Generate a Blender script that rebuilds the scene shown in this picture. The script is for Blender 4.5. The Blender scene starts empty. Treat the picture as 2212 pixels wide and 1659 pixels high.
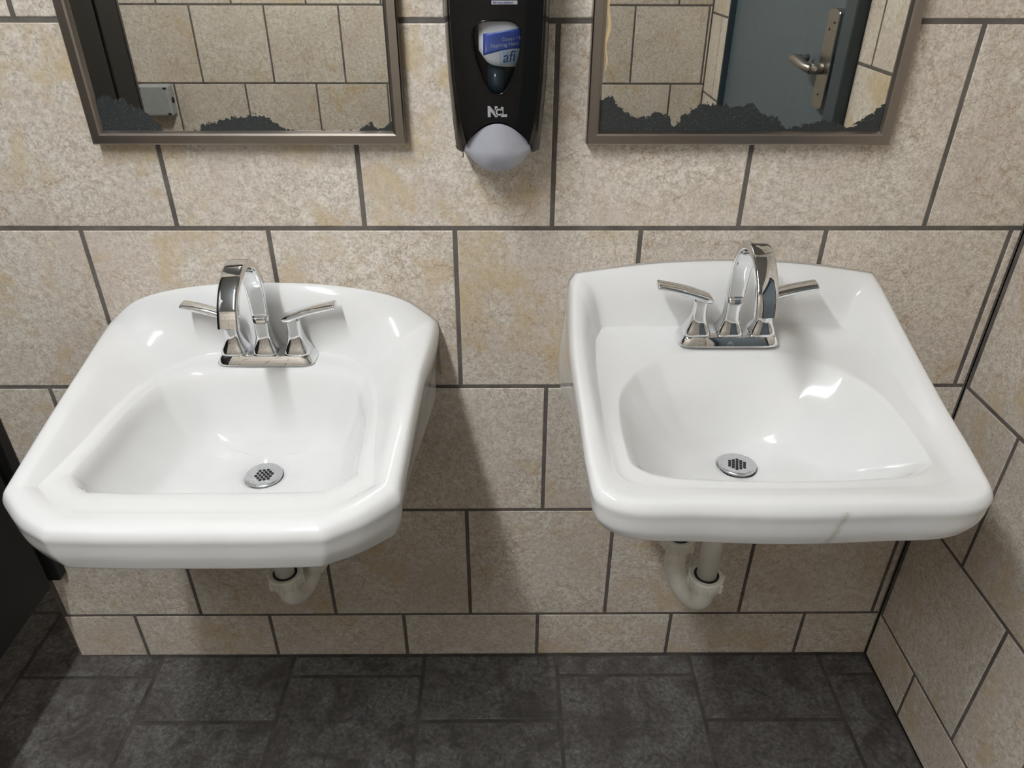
import bpy, bmesh, math, random
from mathutils import Vector, Matrix, Euler
random.seed(7)
sc = bpy.context.scene
COL = sc.collection

# ------------------------------------------------------------------ camera, world, exposure
F_PX = 1585.05
PITCH, YAW, ROLL = 0.54387, 0.0082, 0.0025
cd = bpy.data.cameras.new('camera')
cd.sensor_fit = 'HORIZONTAL'; cd.sensor_width = 36.0; cd.lens = F_PX / 2212 * 36.0
cd.clip_start = 0.02; cd.clip_end = 50
cam = bpy.data.objects.new('camera', cd); COL.objects.link(cam)
fw = Vector((math.sin(YAW)*math.cos(PITCH), math.cos(YAW)*math.cos(PITCH), -math.sin(PITCH)))
rt = Vector((math.cos(YAW), -math.sin(YAW), 0)); up = rt.cross(fw)
r2 = rt*math.cos(ROLL) + up*math.sin(ROLL); u2 = up*math.cos(ROLL) - rt*math.sin(ROLL)
M = Matrix((r2, u2, -fw)).transposed().to_4x4()
M.translation = Vector((0, -1.1686, 1.4639))
cam.matrix_world = M
sc.camera = cam

w = bpy.data.worlds.new('room_ambient'); sc.world = w; w.use_nodes = True
bg = w.node_tree.nodes['Background']
bg.inputs[0].default_value = (1, 0.96, 0.9, 1); bg.inputs[1].default_value = 0.0
sc.view_settings.view_transform = 'Standard'
sc.view_settings.look = 'None'
sc.view_settings.exposure = 0.0
sc.view_settings.gamma = 1.0
sc.view_settings.use_curve_mapping = False
LAMP_MAIN = 128.0      # emission strength of the tube diffuser over the sinks
LAMP_STALL = 12.0

# ------------------------------------------------------------------ node helpers
def new_mat(name):
    m = bpy.data.materials.new(name); m.use_nodes = True
    nt = m.node_tree
    for n in list(nt.nodes): nt.nodes.remove(n)
    out = nt.nodes.new('ShaderNodeOutputMaterial')
    b = nt.nodes.new('ShaderNodeBsdfPrincipled')
    nt.links.new(b.outputs[0], out.inputs[0])
    return m, nt, b, out
def N(nt, t, **kw):
    n = nt.nodes.new(t)
    for k, v in kw.items(): setattr(n, k, v)
    return n
def L(nt, a, b): nt.links.new(a, b)
def setin(n, d):
    for k, v in d.items(): n.inputs[k].default_value = v
def ramp(nt, fac, stops, interp='LINEAR'):
    r = N(nt, 'ShaderNodeValToRGB'); cr = r.color_ramp; cr.interpolation = interp
    while len(cr.elements) > 1: cr.elements.remove(cr.elements[0])
    cr.elements[0].position = stops[0][0]; cr.elements[0].color = stops[0][1]
    for p, c in stops[1:]:
        e = cr.elements.new(p); e.color = c
    L(nt, fac, r.inputs[0]); return r
def g(v): return (v, v, v, 1)
def mix(nt, fac, a, b, mode='MIX'):
    m = N(nt, 'ShaderNodeMix', data_type='RGBA', blend_type=mode)
    for src, i in ((fac, 0), (a, 6), (b, 7)):
        if hasattr(src, 'links') or hasattr(src, 'is_output'): L(nt, src, m.inputs[i])
        else: m.inputs[i].default_value = src
    return m.outputs[2]
def math_n(nt, op, a, b=0.0, clamp=False):
    m = N(nt, 'ShaderNodeMath', operation=op, use_clamp=clamp)
    for src, i in ((a, 0), (b, 1)):
        if hasattr(src, 'is_output'): L(nt, src, m.inputs[i])
        else: m.inputs[i].default_value = src
    return m.outputs[0]
def noise(nt, vec, scale, detail=4, rough=0.55, dist=0.0, dims='3D'):
    n = N(nt, 'ShaderNodeTexNoise', noise_dimensions=dims)
    setin(n, {'Scale': scale, 'Detail': detail, 'Roughness': rough, 'Distortion': dist})
    L(nt, vec, n.inputs['Vector']); return n
def srgb(r, g_, b):
    f = lambda c: (c/255/12.92) if c/255 <= .04045 else ((c/255+.055)/1.055)**2.4
    return (f(r), f(g_), f(b), 1)

def simple(name, col, rough=0.5, metal=0.0, spec=0.5, coat=0.0, bump=None):
    m, nt, b, out = new_mat(name)
    setin(b, {'Base Color': col, 'Roughness': rough, 'Metallic': metal, 'Specular IOR Level': spec, 'Coat Weight': coat})
    tc = N(nt, 'ShaderNodeTexCoord')
    # faint procedural unevenness so nothing is perfectly flat
    n = noise(nt, tc.outputs['Object'], 40, 3)
    r = ramp(nt, n.outputs[0], [(0.3, (col[0]*.93, col[1]*.93, col[2]*.93, 1)), (0.7, (min(col[0]*1.05, 1), min(col[1]*1.05, 1), min(col[2]*1.05, 1), 1))])
    L(nt, r.outputs[0], b.inputs['Base Color'])
    if bump:
        nb = noise(nt, tc.outputs['Object'], bump[0], 4)
        bn = N(nt, 'ShaderNodeBump'); setin(bn, {'Strength': bump[1], 'Distance': 0.001})
        L(nt, nb.outputs[0], bn.inputs['Height']); L(nt, bn.outputs[0], b.inputs['Normal'])
    return m

def tile_vec(nt):
    tc = N(nt, 'ShaderNodeTexCoord')
    at = N(nt, 'ShaderNodeAttribute', attribute_name='tile_seed')
    v = N(nt, 'ShaderNodeVectorMath', operation='MULTIPLY_ADD')
    L(nt, at.outputs['Color'], v.inputs[0]); v.inputs[1].default_value = (17.0, 23.0, 31.0)
    L(nt, tc.outputs['Object'], v.inputs[2])
    return v.outputs[0], at

def mat_wall_tile():
    m, nt, b, out = new_mat('beige_stone_tile')
    v, at = tile_vec(nt)
    # cream / grey-beige speckle, two sizes
    s1 = noise(nt, v, 240, 5, 0.8); s1b = noise(nt, v, 85, 6, 0.75, 0.3)
    sp_ = math_n(nt, 'ADD', math_n(nt, 'MULTIPLY', s1.outputs[0], 0.55), math_n(nt, 'MULTIPLY', s1b.outputs[0], 0.45))
    base = ramp(nt, sp_, [(0.38, srgb(163, 152, 137)), (0.46, srgb(189, 180, 166)), (0.53, srgb(215, 207, 195)), (0.62, srgb(232, 226, 215))])
    # pinkish grey clouds
    s2 = noise(nt, v, 7, 4, 0.55, 0.3)
    f2 = ramp(nt, s2.outputs[0], [(0.42, g(0)), (0.68, g(0.5))])
    c = mix(nt, f2.outputs[0], base.outputs[0], srgb(190, 175, 162))
    # ochre clouds with ragged, speckled edges
    s3 = noise(nt, v, 11, 9, 0.70, 0.4); s3b = noise(nt, v, 3.2, 2, 0.5)
    f3 = math_n(nt, 'ADD', s3.outputs[0], math_n(nt, 'MULTIPLY', math_n(nt, 'SUBTRACT', s3b.outputs[0], 0.5), 0.40))
    f3 = math_n(nt, 'ADD', f3, math_n(nt, 'MULTIPLY', math_n(nt, 'SUBTRACT', s1.outputs[0], 0.5), 0.22))
    f3 = ramp(nt, f3, [(0.553, g(0)), (0.61, g(0.38)), (0.73, g(0.70))])
    c = mix(nt, f3.outputs[0], c, srgb(192, 169, 126))
    # thin ginger crackle veins: warped cell borders, only in places
    wn = noise(nt, v, 16, 5, 0.65)
    wv = N(nt, 'ShaderNodeVectorMath', operation='MULTIPLY_ADD'); L(nt, wn.outputs[1], wv.inputs[0]); wv.inputs[1].default_value = (.075, .075, .075); L(nt, v, wv.inputs[2])
    s4m = noise(nt, v, 6, 3)
    for sc_, wd_, st_, lo in ((17, 0.017, 0.66, 0.42), (46, 0.028, 0.36, 0.46)):
        vo = N(nt, 'ShaderNodeTexVoronoi', feature='DISTANCE_TO_EDGE'); vo.inputs['Scale'].default_value = sc_; L(nt, wv.outputs[0], vo.inputs['Vector'])
        f4 = ramp(nt, vo.outputs['Distance'], [(0.0, g(st_)), (wd_*.5, g(st_*.55)), (wd_, g(0))])
        f4 = math_n(nt, 'MULTIPLY', f4.outputs[0], ramp(nt, s4m.outputs[0], [(lo, g(0)), (lo+.12, g(1))]).outputs[0])
        c = mix(nt, f4, c, srgb(152, 118, 82))
    # tile to tile tone
    sep = N(nt, 'ShaderNodeSeparateColor'); L(nt, at.outputs['Color'], sep.inputs[0])
    tone = N(nt, 'ShaderNodeMapRange'); setin(tone, {'To Min': 0.93, 'To Max': 1.04}); L(nt, sep.outputs[0], tone.inputs[0])
    cc = N(nt, 'ShaderNodeVectorMath', operation='SCALE'); L(nt, c, cc.inputs[0]); L(nt, tone.outputs[0], cc.inputs['Scale'])
    L(nt, cc.outputs[0], b.inputs['Base Color'])
    setin(b, {'Roughness': 0.42, 'Specular IOR Level': 0.4})
    bn = N(nt, 'ShaderNodeBump'); setin(bn, {'Strength': 0.22, 'Distance': 0.0015})
    sb = noise(nt, v, 60, 6, 0.65); L(nt, sb.outputs[0], bn.inputs['Height']); L(nt, bn.outputs[0], b.inputs['Normal'])
    return m

def mat_floor_tile():
    m, nt, b, out = new_mat('charcoal_slate_tile')
    v, at = tile_vec(nt)
    s1 = noise(nt, v, 120, 6, 0.75, 0.3)
    base = ramp(nt, s1.outputs[0], [(0.33, srgb(66, 64, 62)), (0.5, srgb(93, 91, 89)), (0.68, srgb(126, 123, 120))])
    s2 = noise(nt, v, 9, 7, 0.66, 0.9)
    f2 = ramp(nt, s2.outputs[0], [(0.42, g(0.0)), (0.62, g(0.75))])
    c = mix(nt, f2.outputs[0], base.outputs[0], srgb(58, 54, 51))
    s3 = noise(nt, v, 26, 7, 0.7, 1.2)
    f3 = ramp(nt, s3.outputs[0], [(0.50, g(0)), (0.66, g(0.8))])
    c = mix(nt, f3.outputs[0], c, srgb(54, 51, 50))
    L(nt, c, b.inputs['Base Color'])
    setin(b, {'Roughness': 0.55, 'Specular IOR Level': 0.35})
    bn = N(nt, 'ShaderNodeBump'); setin(bn, {'Strength': 0.35, 'Distance': 0.002})
    L(nt, mix(nt, 0.5, s1.outputs[0], s2.outputs[0]), bn.inputs['Height']); L(nt, bn.outputs[0], b.inputs['Normal'])
    return m

def mat_grout(name, c1, c2):
    m, nt, b, out = new_mat(name)
    tc = N(nt, 'ShaderNodeTexCoord'); n = noise(nt, tc.outputs['Object'], 14, 6, 0.7)
    r = ramp(nt, n.outputs[0], [(0.35, c1), (0.65, c2)]); L(nt, r.outputs[0], b.inputs['Base Color'])
    setin(b, {'Roughness': 0.9, 'Specular IOR Level': 0.2}); return m

def mat_porcelain():
    m, nt, b, out = new_mat('white_glazed_china')
    tc = N(nt, 'ShaderNodeTexCoord'); n = noise(nt, tc.outputs['Object'], 12, 4)
    r = ramp(nt, n.outputs[0], [(0.3, (0.75, 0.75, 0.74, 1)), (0.7, (0.78, 0.78, 0.775, 1))])
    L(nt, r.outputs[0], b.inputs['Base Color'])
    setin(b, {'Roughness': 0.09, 'Specular IOR Level': 0.5, 'Coat Weight': 0.25, 'Coat Roughness': 0.03})
    nb = noise(nt, tc.outputs['Object'], 30, 2); bn = N(nt, 'ShaderNodeBump'); setin(bn, {'Strength': 0.05, 'Distance': 0.002})
    L(nt, nb.outputs[0], bn.inputs['Height']); L(nt, bn.outputs[0], b.inputs['Normal'])
    return m

def mat_stained_china():
    m = mat_porcelain(); m.name = 'white_glazed_china_stained'; nt = m.node_tree
    b = [n for n in nt.nodes if n.type == 'BSDF_PRINCIPLED'][0]; src = b.inputs['Base Color'].links[0].from_socket
    tc = N(nt, 'ShaderNodeTexCoord'); sp = N(nt, 'ShaderNodeSeparateXYZ'); L(nt, tc.outputs['Object'], sp.inputs[0])
    nz = noise(nt, tc.outputs['Object'], 90, 4, 0.6)
    # a thin brownish dribble down the front apron
    cx = math_n(nt, 'ADD', 0.052, math_n(nt, 'MULTIPLY', math_n(nt, 'SUBTRACT', sp.outputs[2], 0.82), 0.22))
    cx = math_n(nt, 'ADD', cx, math_n(nt, 'MULTIPLY', math_n(nt, 'SUBTRACT', nz.outputs[0], 0.5), 0.012))
    d = math_n(nt, 'ABSOLUTE', math_n(nt, 'SUBTRACT', sp.outputs[0], cx))
    k = ramp(nt, math_n(nt, 'DIVIDE', d, 0.02), [(0.0, g(0.42)), (0.18, g(0.16)), (0.40, g(0.0))])
    f = math_n(nt, 'MULTIPLY', k.outputs[0], math_n(nt, 'LESS_THAN', sp.outputs[1], -0.455))
    f = math_n(nt, 'MULTIPLY', f, math_n(nt, 'LESS_THAN', sp.outputs[2], 0.849))
    L(nt, mix(nt, f, src, srgb(150, 132, 104)), b.inputs['Base Color'])
    return m
def mat_metal(name, col, rough, stretch=None, amp=0.08):
    m, nt, b, out = new_mat(name)
    tc = N(nt, 'ShaderNodeTexCoord')
    mp = N(nt, 'ShaderNodeMapping'); L(nt, tc.outputs['Object'], mp.inputs[0])
    mp.inputs['Scale'].default_value = stretch or (1, 1, 1)
    n = noise(nt, mp.outputs[0], 60, 4)
    rr = N(nt, 'ShaderNodeMapRange'); setin(rr, {'To Min': max(rough-amp, 0.01), 'To Max': rough+amp}); L(nt, n.outputs[0], rr.inputs[0])
    L(nt, rr.outputs[0], b.inputs['Roughness'])
    setin(b, {'Base Color': col, 'Metallic': 1.0}); return m

def mat_mirror(name, W, env):
    """silvered glass whose silvering has rotted away along the bottom edge"""
    m, nt, b, out = new_mat(name)
    setin(b, {'Base Color': (0.80, 0.79, 0.735, 1), 'Metallic': 1.0, 'Roughness': 0.01})
    tc = N(nt, 'ShaderNodeTexCoord'); sp = N(nt, 'ShaderNodeSeparateXYZ'); L(nt, tc.outputs['Object'], sp.inputs[0])
    u = math_n(nt, 'DIVIDE', sp.outputs[0], W)
    n1 = noise(nt, tc.outputs['Object'], 55, 5, 0.6); n2 = noise(nt, tc.outputs['Object'], 260, 4, 0.7)
    uw = math_n(nt, 'ADD', u, math_n(nt, 'MULTIPLY', math_n(nt, 'SUBTRACT', n1.outputs[0], 0.5), 0.05))
    fc = N(nt, 'ShaderNodeFloatCurve'); cv = fc.mapping.curves[0]
    pts = env
    cv.points[0].location = pts[0]; cv.points[1].location = pts[-1]
    for p in pts[1:-1]: cv.points.new(*p)
    for p in cv.points: p.handle_type = 'VECTOR'
    fc.mapping.update()
    L(nt, uw, fc.inputs['Value'])
    h = math_n(nt, 'MULTIPLY', fc.outputs[0], 0.05)
    h = math_n(nt, 'MULTIPLY', h, math_n(nt, 'ADD', 0.62, math_n(nt, 'MULTIPLY', n1.outputs[0], 0.75)))
    n3 = noise(nt, tc.outputs['Object'], 130, 3, 0.6)
    h = math_n(nt, 'ADD', h, math_n(nt, 'MULTIPLY', math_n(nt, 'SUBTRACT', n2.outputs[0], 0.5), 0.011))
    h = math_n(nt, 'ADD', h, math_n(nt, 'MULTIPLY', math_n(nt, 'SUBTRACT', n3.outputs[0], 0.5), 0.012))
    h = math_n(nt, 'SUBTRACT', h, 0.001)
    msk = math_n(nt, 'LESS_THAN', sp.outputs[2], h)
    d = N(nt, 'ShaderNodeBsdfPrincipled')
    sn = noise(nt, tc.outputs['Object'], 600, 2, 0.6)
    cr = ramp(nt, sn.outputs[0], [(0.55, (0.030, 0.034, 0.034, 1)), (0.66, (0.046, 0.050, 0.050, 1)), (0.73, (0.22, 0.225, 0.22, 1))])
    L(nt, cr.outputs[0], d.inputs['Base Color']); setin(d, {'Roughness': 0.25, 'Specular IOR Level': 0.4})
    ms = N(nt, 'ShaderNodeMixShader'); L(nt, msk, ms.inputs[0]); L(nt, b.outputs[0], ms.inputs[1]); L(nt, d.outputs[0], ms.inputs[2])
    L(nt, ms.outputs[0], out.inputs[0]); return m

def mat_clear(name):
    m, nt, b, out = new_mat(name)
    t = N(nt, 'ShaderNodeBsdfTransparent'); gl = N(nt, 'ShaderNodeBsdfGlossy'); gl.inputs['Roughness'].default_value = 0.03
    t.inputs[0].default_value = (0.93, 0.95, 0.96, 1)
    fr = N(nt, 'ShaderNodeFresnel'); fr.inputs[0].default_value = 1.45
    ms = N(nt, 'ShaderNodeMixShader'); L(nt, fr.outputs[0], ms.inputs[0]); L(nt, t.outputs[0], ms.inputs[1]); L(nt, gl.outputs[0], ms.inputs[2])
    L(nt, ms.outputs[0], out.inputs[0]); return m

def mat_emit(name, col, s):
    m, nt, b, out = new_mat(name)
    setin(b, {'Base Color': (0.9, 0.9, 0.88, 1), 'Emission Color': col, 'Emission Strength': s}); return m

MAT = dict(
    tile=mat_wall_tile(), floor=mat_floor_tile(),
    grout=mat_grout('grey_brown_grout', srgb(84, 79, 75), srgb(112, 106, 101)),
    fgrout=mat_grout('dark_floor_grout', srgb(58, 55, 51), srgb(84, 80, 74)),
    china=mat_porcelain(),
    chrome=mat_metal('polished_chrome', (0.78, 0.79, 0.80, 1), 0.03, amp=0.015),
    steel=mat_metal('brushed_stainless', (0.33, 0.295, 0.265, 1), 0.33, (1, 1, 30)),
    satin=mat_metal('satin_steel', (0.40, 0.38, 0.355, 1), 0.30, (30, 1, 1)),
    drain=mat_metal('worn_drain_steel', (0.70, 0.71, 0.73, 1), 0.28),
    hole=simple('dark_hole', (0.006, 0.006, 0.007, 1), 0.6),
    black=simple('glossy_black_plastic', (0.006, 0.006, 0.006, 1), 0.10, spec=0.26, bump=(8, 0.06)),
    backp=simple('black_plastic_inside', (0.02, 0.022, 0.024, 1), 0.4),
    push=simple('grey_push_plastic', srgb(168, 169, 178), 0.22),
    clear=mat_clear('clear_window_plastic'),
    bag=simple('white_soap_pouch', (0.72, 0.73, 0.75, 1), 0.3),
    blue=simple('blue_print', srgb(58, 86, 178), 0.35),
    pale=simple('pale_blue_print', srgb(178, 200, 226), 0.35),
    white=simple('white_print', (0.85, 0.87, 0.9, 1), 0.4),
    navy=simple('navy_print', srgb(52, 72, 132), 0.4),
    greyp=simple('grey_print', srgb(158, 158, 164), 0.4),
    teal=simple('dark_teal_soap', srgb(38, 62, 76), 0.15),
    pvc=simple('aged_white_pvc', srgb(232, 229, 219), 0.35, bump=(60, 0.1)),
    rubber=simple('black_gasket', (0.015, 0.014, 0.013, 1), 0.7),
    caulk=simple('grey_dirty_caulk', srgb(168, 162, 155), 0.7),
    panel=simple('black_partition_laminate', (0.007, 0.007, 0.0072, 1), 0.42, spec=0.3, bump=(200, 0.1)),
    profile=simple('black_edge_profile', (0.006, 0.006, 0.007, 1), 0.18),
    door=simple('blue_grey_door_paint', srgb(80, 92, 98), 0.42, bump=(150, 0.12)),
    frame=simple('dark_blue_grey_frame_paint', srgb(50, 62, 68), 0.40),
    boxg=simple('grey_box_metal', srgb(150, 152, 151), 0.45),
    strip=simple('tan_peeled_paper', srgb(196, 172, 132), 0.8),
    stain=simple('brown_drip_stain', srgb(176, 168, 150), 0.4),
    ceil=simple('grey_ceiling_paint', srgb(140, 140, 140), 0.8),
    housing=simple('white_lamp_housing', (0.75, 0.75, 0.73, 1), 0.5),
    lamp=mat_emit('lit_tube_diffuser', (0.965, 0.985, 1.0, 1), LAMP_MAIN),
    lamp2=mat_emit('lit_stall_diffuser', (0.965, 0.985, 1.0, 1), LAMP_STALL),
)

# ------------------------------------------------------------------ object helpers
def link(name, me, mat=None, parent=None, loc=None, smooth=True, rot=None):
    o = bpy.data.objects.new(name, me); COL.objects.link(o)
    if mat is not None:
        for mm in (mat if isinstance(mat, (list, tuple)) else [mat]): me.materials.append(mm)
    if parent: o.parent = parent
    if loc: o.location = loc
    if rot: o.rotation_euler = rot
    if smooth and len(me.polygons): me.polygons.foreach_set('use_smooth', [True]*len(me.polygons))
    return o
def obj(name, bm, mat=None, parent=None, loc=None, smooth=True, angle=None, rot=None, recalc=True):
    if recalc: bmesh.ops.recalc_face_normals(bm, faces=bm.faces[:])
    me = bpy.data.meshes.new(name); bm.to_mesh(me); bm.free()
    if angle is not None:
        b2 = bmesh.new(); b2.from_mesh(me)
        for e in b2.edges:
            if len(e.link_faces) == 2 and e.calc_face_angle(0) > angle: e.smooth = False
        b2.to_mesh(me); b2.free()
    return link(name, me, mat, parent, loc, smooth, rot)
def thing(name, label, cat, loc=(0, 0, 0), rot=(0, 0, 0), group=None):
    o = bpy.data.objects.new(name, None); COL.objects.link(o); o.empty_display_size = .05
    o.location = loc; o.rotation_euler = rot; tag(o, label, cat, group); return o
def tag(o, label, cat, group=None):
    o['label'] = label; o['category'] = cat
    if group: o['group'] = group
    return o
def struct(o, label, cat):
    o['kind'] = 'structure'; o['label'] = label; o['category'] = cat; return o

def box(bm, c, s, bev=0.0, seg=2, rot=None):
    r = bmesh.ops.create_cube(bm, size=1.0)
    vs = r['verts']
    bmesh.ops.scale(bm, vec=s, verts=vs)
    if bev > 0:
        es = list({e for v in vs for e in v.link_edges})
        rb = bmesh.ops.bevel(bm, geom=es, offset=bev, segments=seg, profile=0.5, affect='EDGES')
        vs = list({v for f in rb['faces'] for v in f.verts} | {v for v in vs if v.is_valid})
        seen = set(vs); stack = list(vs)
        while stack:
            v = stack.pop()
            for e in v.link_edges:
                q = e.other_vert(v)
                if q not in seen: seen.add(q); stack.append(q)
        vs = list(seen)
    if rot is not None: bmesh.ops.rotate(bm, cent=(0, 0, 0), matrix=rot, verts=vs)
    bmesh.ops.translate(bm, vec=c, verts=vs)
    return vs
def loft(bm, rings, cap0=True, cap1=True, closed=True):
    vr = [[bm.verts.new(p) for p in r] for r in rings]
    n = len(rings[0])
    for a, b in zip(vr[:-1], vr[1:]):
        for i in range(n if closed else n-1):
            j = (i+1) % n
            bm.faces.new((a[i], a[j], b[j], b[i]))
    if cap0: bm.faces.new(vr[0][::-1])
    if cap1: bm.faces.new(vr[-1])
    return vr
def superell(hx, hy, n=4, k=28):
    pts = []
    for i in range(k):
        t = 2*math.pi*i/k; c, s = math.cos(t), math.sin(t)
        pts.append((hx*math.copysign(abs(c)**(2/n), c), hy*math.copysign(abs(s)**(2/n), s)))
    return pts
def tube(bm, path, r, k=20, caps=True, radii=None):
    P = [Vector(p) for p in path]; rings = []
    t0 = (P[1]-P[0]).normalized(); nrm = t0.orthogonal().normalized()
    for i, p in enumerate(P):
        t = ((P[min(i+1, len(P)-1)]-P[max(i-1, 0)])).normalized()
        nrm = (nrm - t*nrm.dot(t)).normalized(); bi = t.cross(nrm)
        rr = radii[i] if radii else r
        rings.append([p + (nrm*math.cos(2*math.pi*j/k)+bi*math.sin(2*math.pi*j/k))*rr for j in range(k)])
    loft(bm, rings, caps, caps)
def lathe(bm, prof, k=32, axis=None):
    rings = [[(r*math.cos(2*math.pi*j/k), r*math.sin(2*math.pi*j/k), z) for j in range(k)] for r, z in prof]
    return loft(bm, rings, True, True)
def catmull(pts, per=6):
    P = [Vector(p) for p in pts]; out = []
    for i in range(len(P)-1):
        a, b, c, d = P[max(i-1, 0)], P[i], P[i+1], P[min(i+2, len(P)-1)]
        for j in range(per):
            t = j/per
            out.append(0.5*((2*b)+(c-a)*t+(2*a-5*b+4*c-d)*t*t+(3*b-a-3*c+d)*t**3))
    out.append(P[-1]); return out
def text_mesh(s, size, extrude=0.0002, shear=0.0, offset=0.0, align='LEFT', xs=1.0):
    cu = bpy.data.curves.new('print', 'FONT'); cu.body = s; cu.size = size; cu.extrude = extrude
    cu.shear = shear; cu.offset = offset; cu.align_x = align; cu.resolution_u = 4
    o = bpy.data.objects.new('print', cu); COL.objects.link(o)
    dg = bpy.context.evaluated_depsgraph_get(); dg.update()
    me = bpy.data.meshes.new_from_object(o.evaluated_get(dg))
    bpy.data.objects.remove(o); bpy.data.curves.remove(cu)
    # text lies in XY facing +Z: stand it up in XZ facing -Y
    me.transform(Matrix.Rotation(math.pi/2, 4, 'X') @ Matrix.Diagonal((xs, 1, 1, 1)))
    return me

# ------------------------------------------------------------------ tiled surfaces
def tiled(name, rects, O, U, V, mats, gap=0.0078, bev=0.0016, depth=0.003, ground=None, seed=1):
    """one mesh: a grout bed with bevelled tiles standing 1.3 mm proud of it. rect = (u0,u1,v0,v1) joint to joint"""
    rnd = random.Random(seed)
    O, U, V = Vector(O), Vector(U).normalized(), Vector(V).normalized(); Nn = U.cross(V)
    bm = bmesh.new(); lay = bm.loops.layers.float_color.new('tile_seed')
    def P(u, v, d): return O + U*u + V*v + Nn*d
    for (u0, u1, v0, v1) in rects:
        h = gap/2; a0, a1, b0, b1 = u0+h, u1-h, v0+h, v1-h
        if a1-a0 < 0.004 or b1-b0 < 0.004: continue
        col = (rnd.random(), rnd.random(), rnd.random(), 1)
        o = [(a0, b0), (a1, b0), (a1, b1), (a0, b1)]
        q = [(a0+bev, b0+bev), (a1-bev, b0+bev), (a1-bev, b1-bev), (a0+bev, b1-bev)]
        lo = [bm.verts.new(P(*p, -depth)) for p in o]
        mi = [bm.verts.new(P(*p, -0.0007)) for p in o]
        tp = [bm.verts.new(P(*p, 0)) for p in q]
        fs = [bm.faces.new(tp)]
        for i in range(4):
            j = (i+1) % 4
            fs.append(bm.faces.new((mi[i], mi[j], tp[j], tp[i]))); fs.append(bm.faces.new((lo[i], lo[j], mi[j], mi[i])))
        for f in fs:
            f.material_index = 0
            for l in f.loops: l[lay] = col
    for (u0, u1, v0, v1) in (ground or [(min(r[0] for r in rects), max(r[1] for r in rects), min(r[2] for r in rects), max(r[3] for r in rects))]):
        fr = [bm.verts.new(P(u, v, -0.0014)) for u, v in ((u0, v0), (u1, v0), (u1, v1), (u0, v1))]
        bk = [bm.verts.new(P(u, v, -0.05)) for u, v in ((u0, v0), (u1, v0), (u1, v1), (u0, v1))]
        fs = [bm.faces.new(fr), bm.faces.new(bk[::-1])] + [bm.faces.new((bk[i], bk[(i+1) % 4], fr[(i+1) % 4], fr[i])) for i in range(4)]
        for f in fs: f.material_index = 1
    return obj(name, bm, mats, smooth=False, recalc=False)
def row_rects(u0, u1, rows, pitch=0.308):
    """rows: (v0, v1, a joint position)"""
    out = []
    for v0, v1, j in rows:
        k = math.ceil((u0-j)/pitch); x = j+k*pitch; prev = u0
        while x < u1-1e-4:
            if x > u0+1e-4: out.append((prev, x, v0, v1)); prev = x
            x += pitch
        out.append((prev, u1, v0, v1))
    return out

XL, XR = -1.017, 0.859          # ends of the sink wall
YB = -2.262                     # wall behind the camera
XFAR = -2.6
ZC = 2.42
zs = [0.0, 0.1395, 0.4515, 0.7515, 1.057, 1.3655, 1.673, 1.981, 2.289, ZC]
jA, jB = -0.5412, -0.7015
js = [-0.854, -0.7004, 0.0737, jB, jA, jB, jA, jB, jA]
rows = [(zs[i], zs[i+1], js[i]) for i in range(9)]
WT = [MAT['tile'], MAT['grout']]
struct(tiled('wall_back', row_rects(XL, XR, rows), (0, 0, 0), (1, 0, 0), (0, 0, 1), WT, seed=3), 'beige stone-tiled wall behind the two white sinks', 'wall')
bm = bmesh.new()   # little dark hair-like scuff on the tile below the dispenser
tube(bm, catmull([(-.0795, -.0004, 1.1915), (-.076, -.0006, 1.186), (-.0705, -.0006, 1.1835), (-.0675, -.0006, 1.179), (-.0685, -.0004, 1.1725)], 4), .0006, 6)
tube(bm, [(-.0705, -.0006, 1.1835), (-.067, -.0006, 1.1865)], .0006, 6)
obj('scuff_mark', bm, MAT['rubber'], bpy.data.objects['wall_back'])
# return of the sink wall into the stall, and the stall's own walls
YS = 0.62
struct(tiled('wall_return', row_rects(0.0, YS, [(a, b, 0.154 if i % 2 else 0.0) for i, (a, b, c) in enumerate(rows)]), (XL, YS, 0), (0, -1, 0), (0, 0, 1), WT, seed=5, ground=[(0, YS-0.001, 0, ZC)]),
       'dark tiled end of the sink wall beside the black partition', 'wall')
struct(tiled('wall_stall', row_rects(XFAR, XL, rows), (0, YS, 0), (1, 0, 0), (0, 0, 1), WT, seed=6), 'tiled wall at the back of the dark stall', 'wall')
struct(tiled('wall_left', row_rects(0, YS-YB, rows), (XFAR, YB, 0), (0, 1, 0), (0, 0, 1), WT, seed=8), 'tiled wall at the far left of the room', 'wall')
# right wall: u runs from the sink-wall corner towards the room (-Y)
yj = [-0.166, -0.315]
DY0, DY1, DZ = 0.800, 1.945, 2.12     # door opening (distance from the sink wall)
rr = []
rowsR = [(zs[i], zs[i+1], [0.166, 0.315, 0.166, 0.315][i % 4]) for i in range(9)]
rr += row_rects(0, 0.46, rowsR)
zr = [0, 0.285, 0.593, 0.901, 1.209, 1.517, 1.825, DZ, 2.32, ZC]
rowsF = [(zr[i], zr[i+1], 0.72 if i % 2 == 0 else 0.566) for i in range(9)]
rr += row_rects(0.46, DY0, rowsF[:7])
rr += row_rects(0.46, -YB, rowsF[7:])
rr += row_rects(DY1, -YB, rowsF[:7])
struct(tiled('wall_right', rr, (XR, 0, 0), (0, -1, 0), (0, 0, 1), WT, seed=11,
             ground=[(0, DY0, 0, ZC), (DY1, -YB, 0, ZC), (DY0, DY1, DZ, ZC)]), 'tiled side wall right of the right sink, with the door in it', 'wall')
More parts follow.
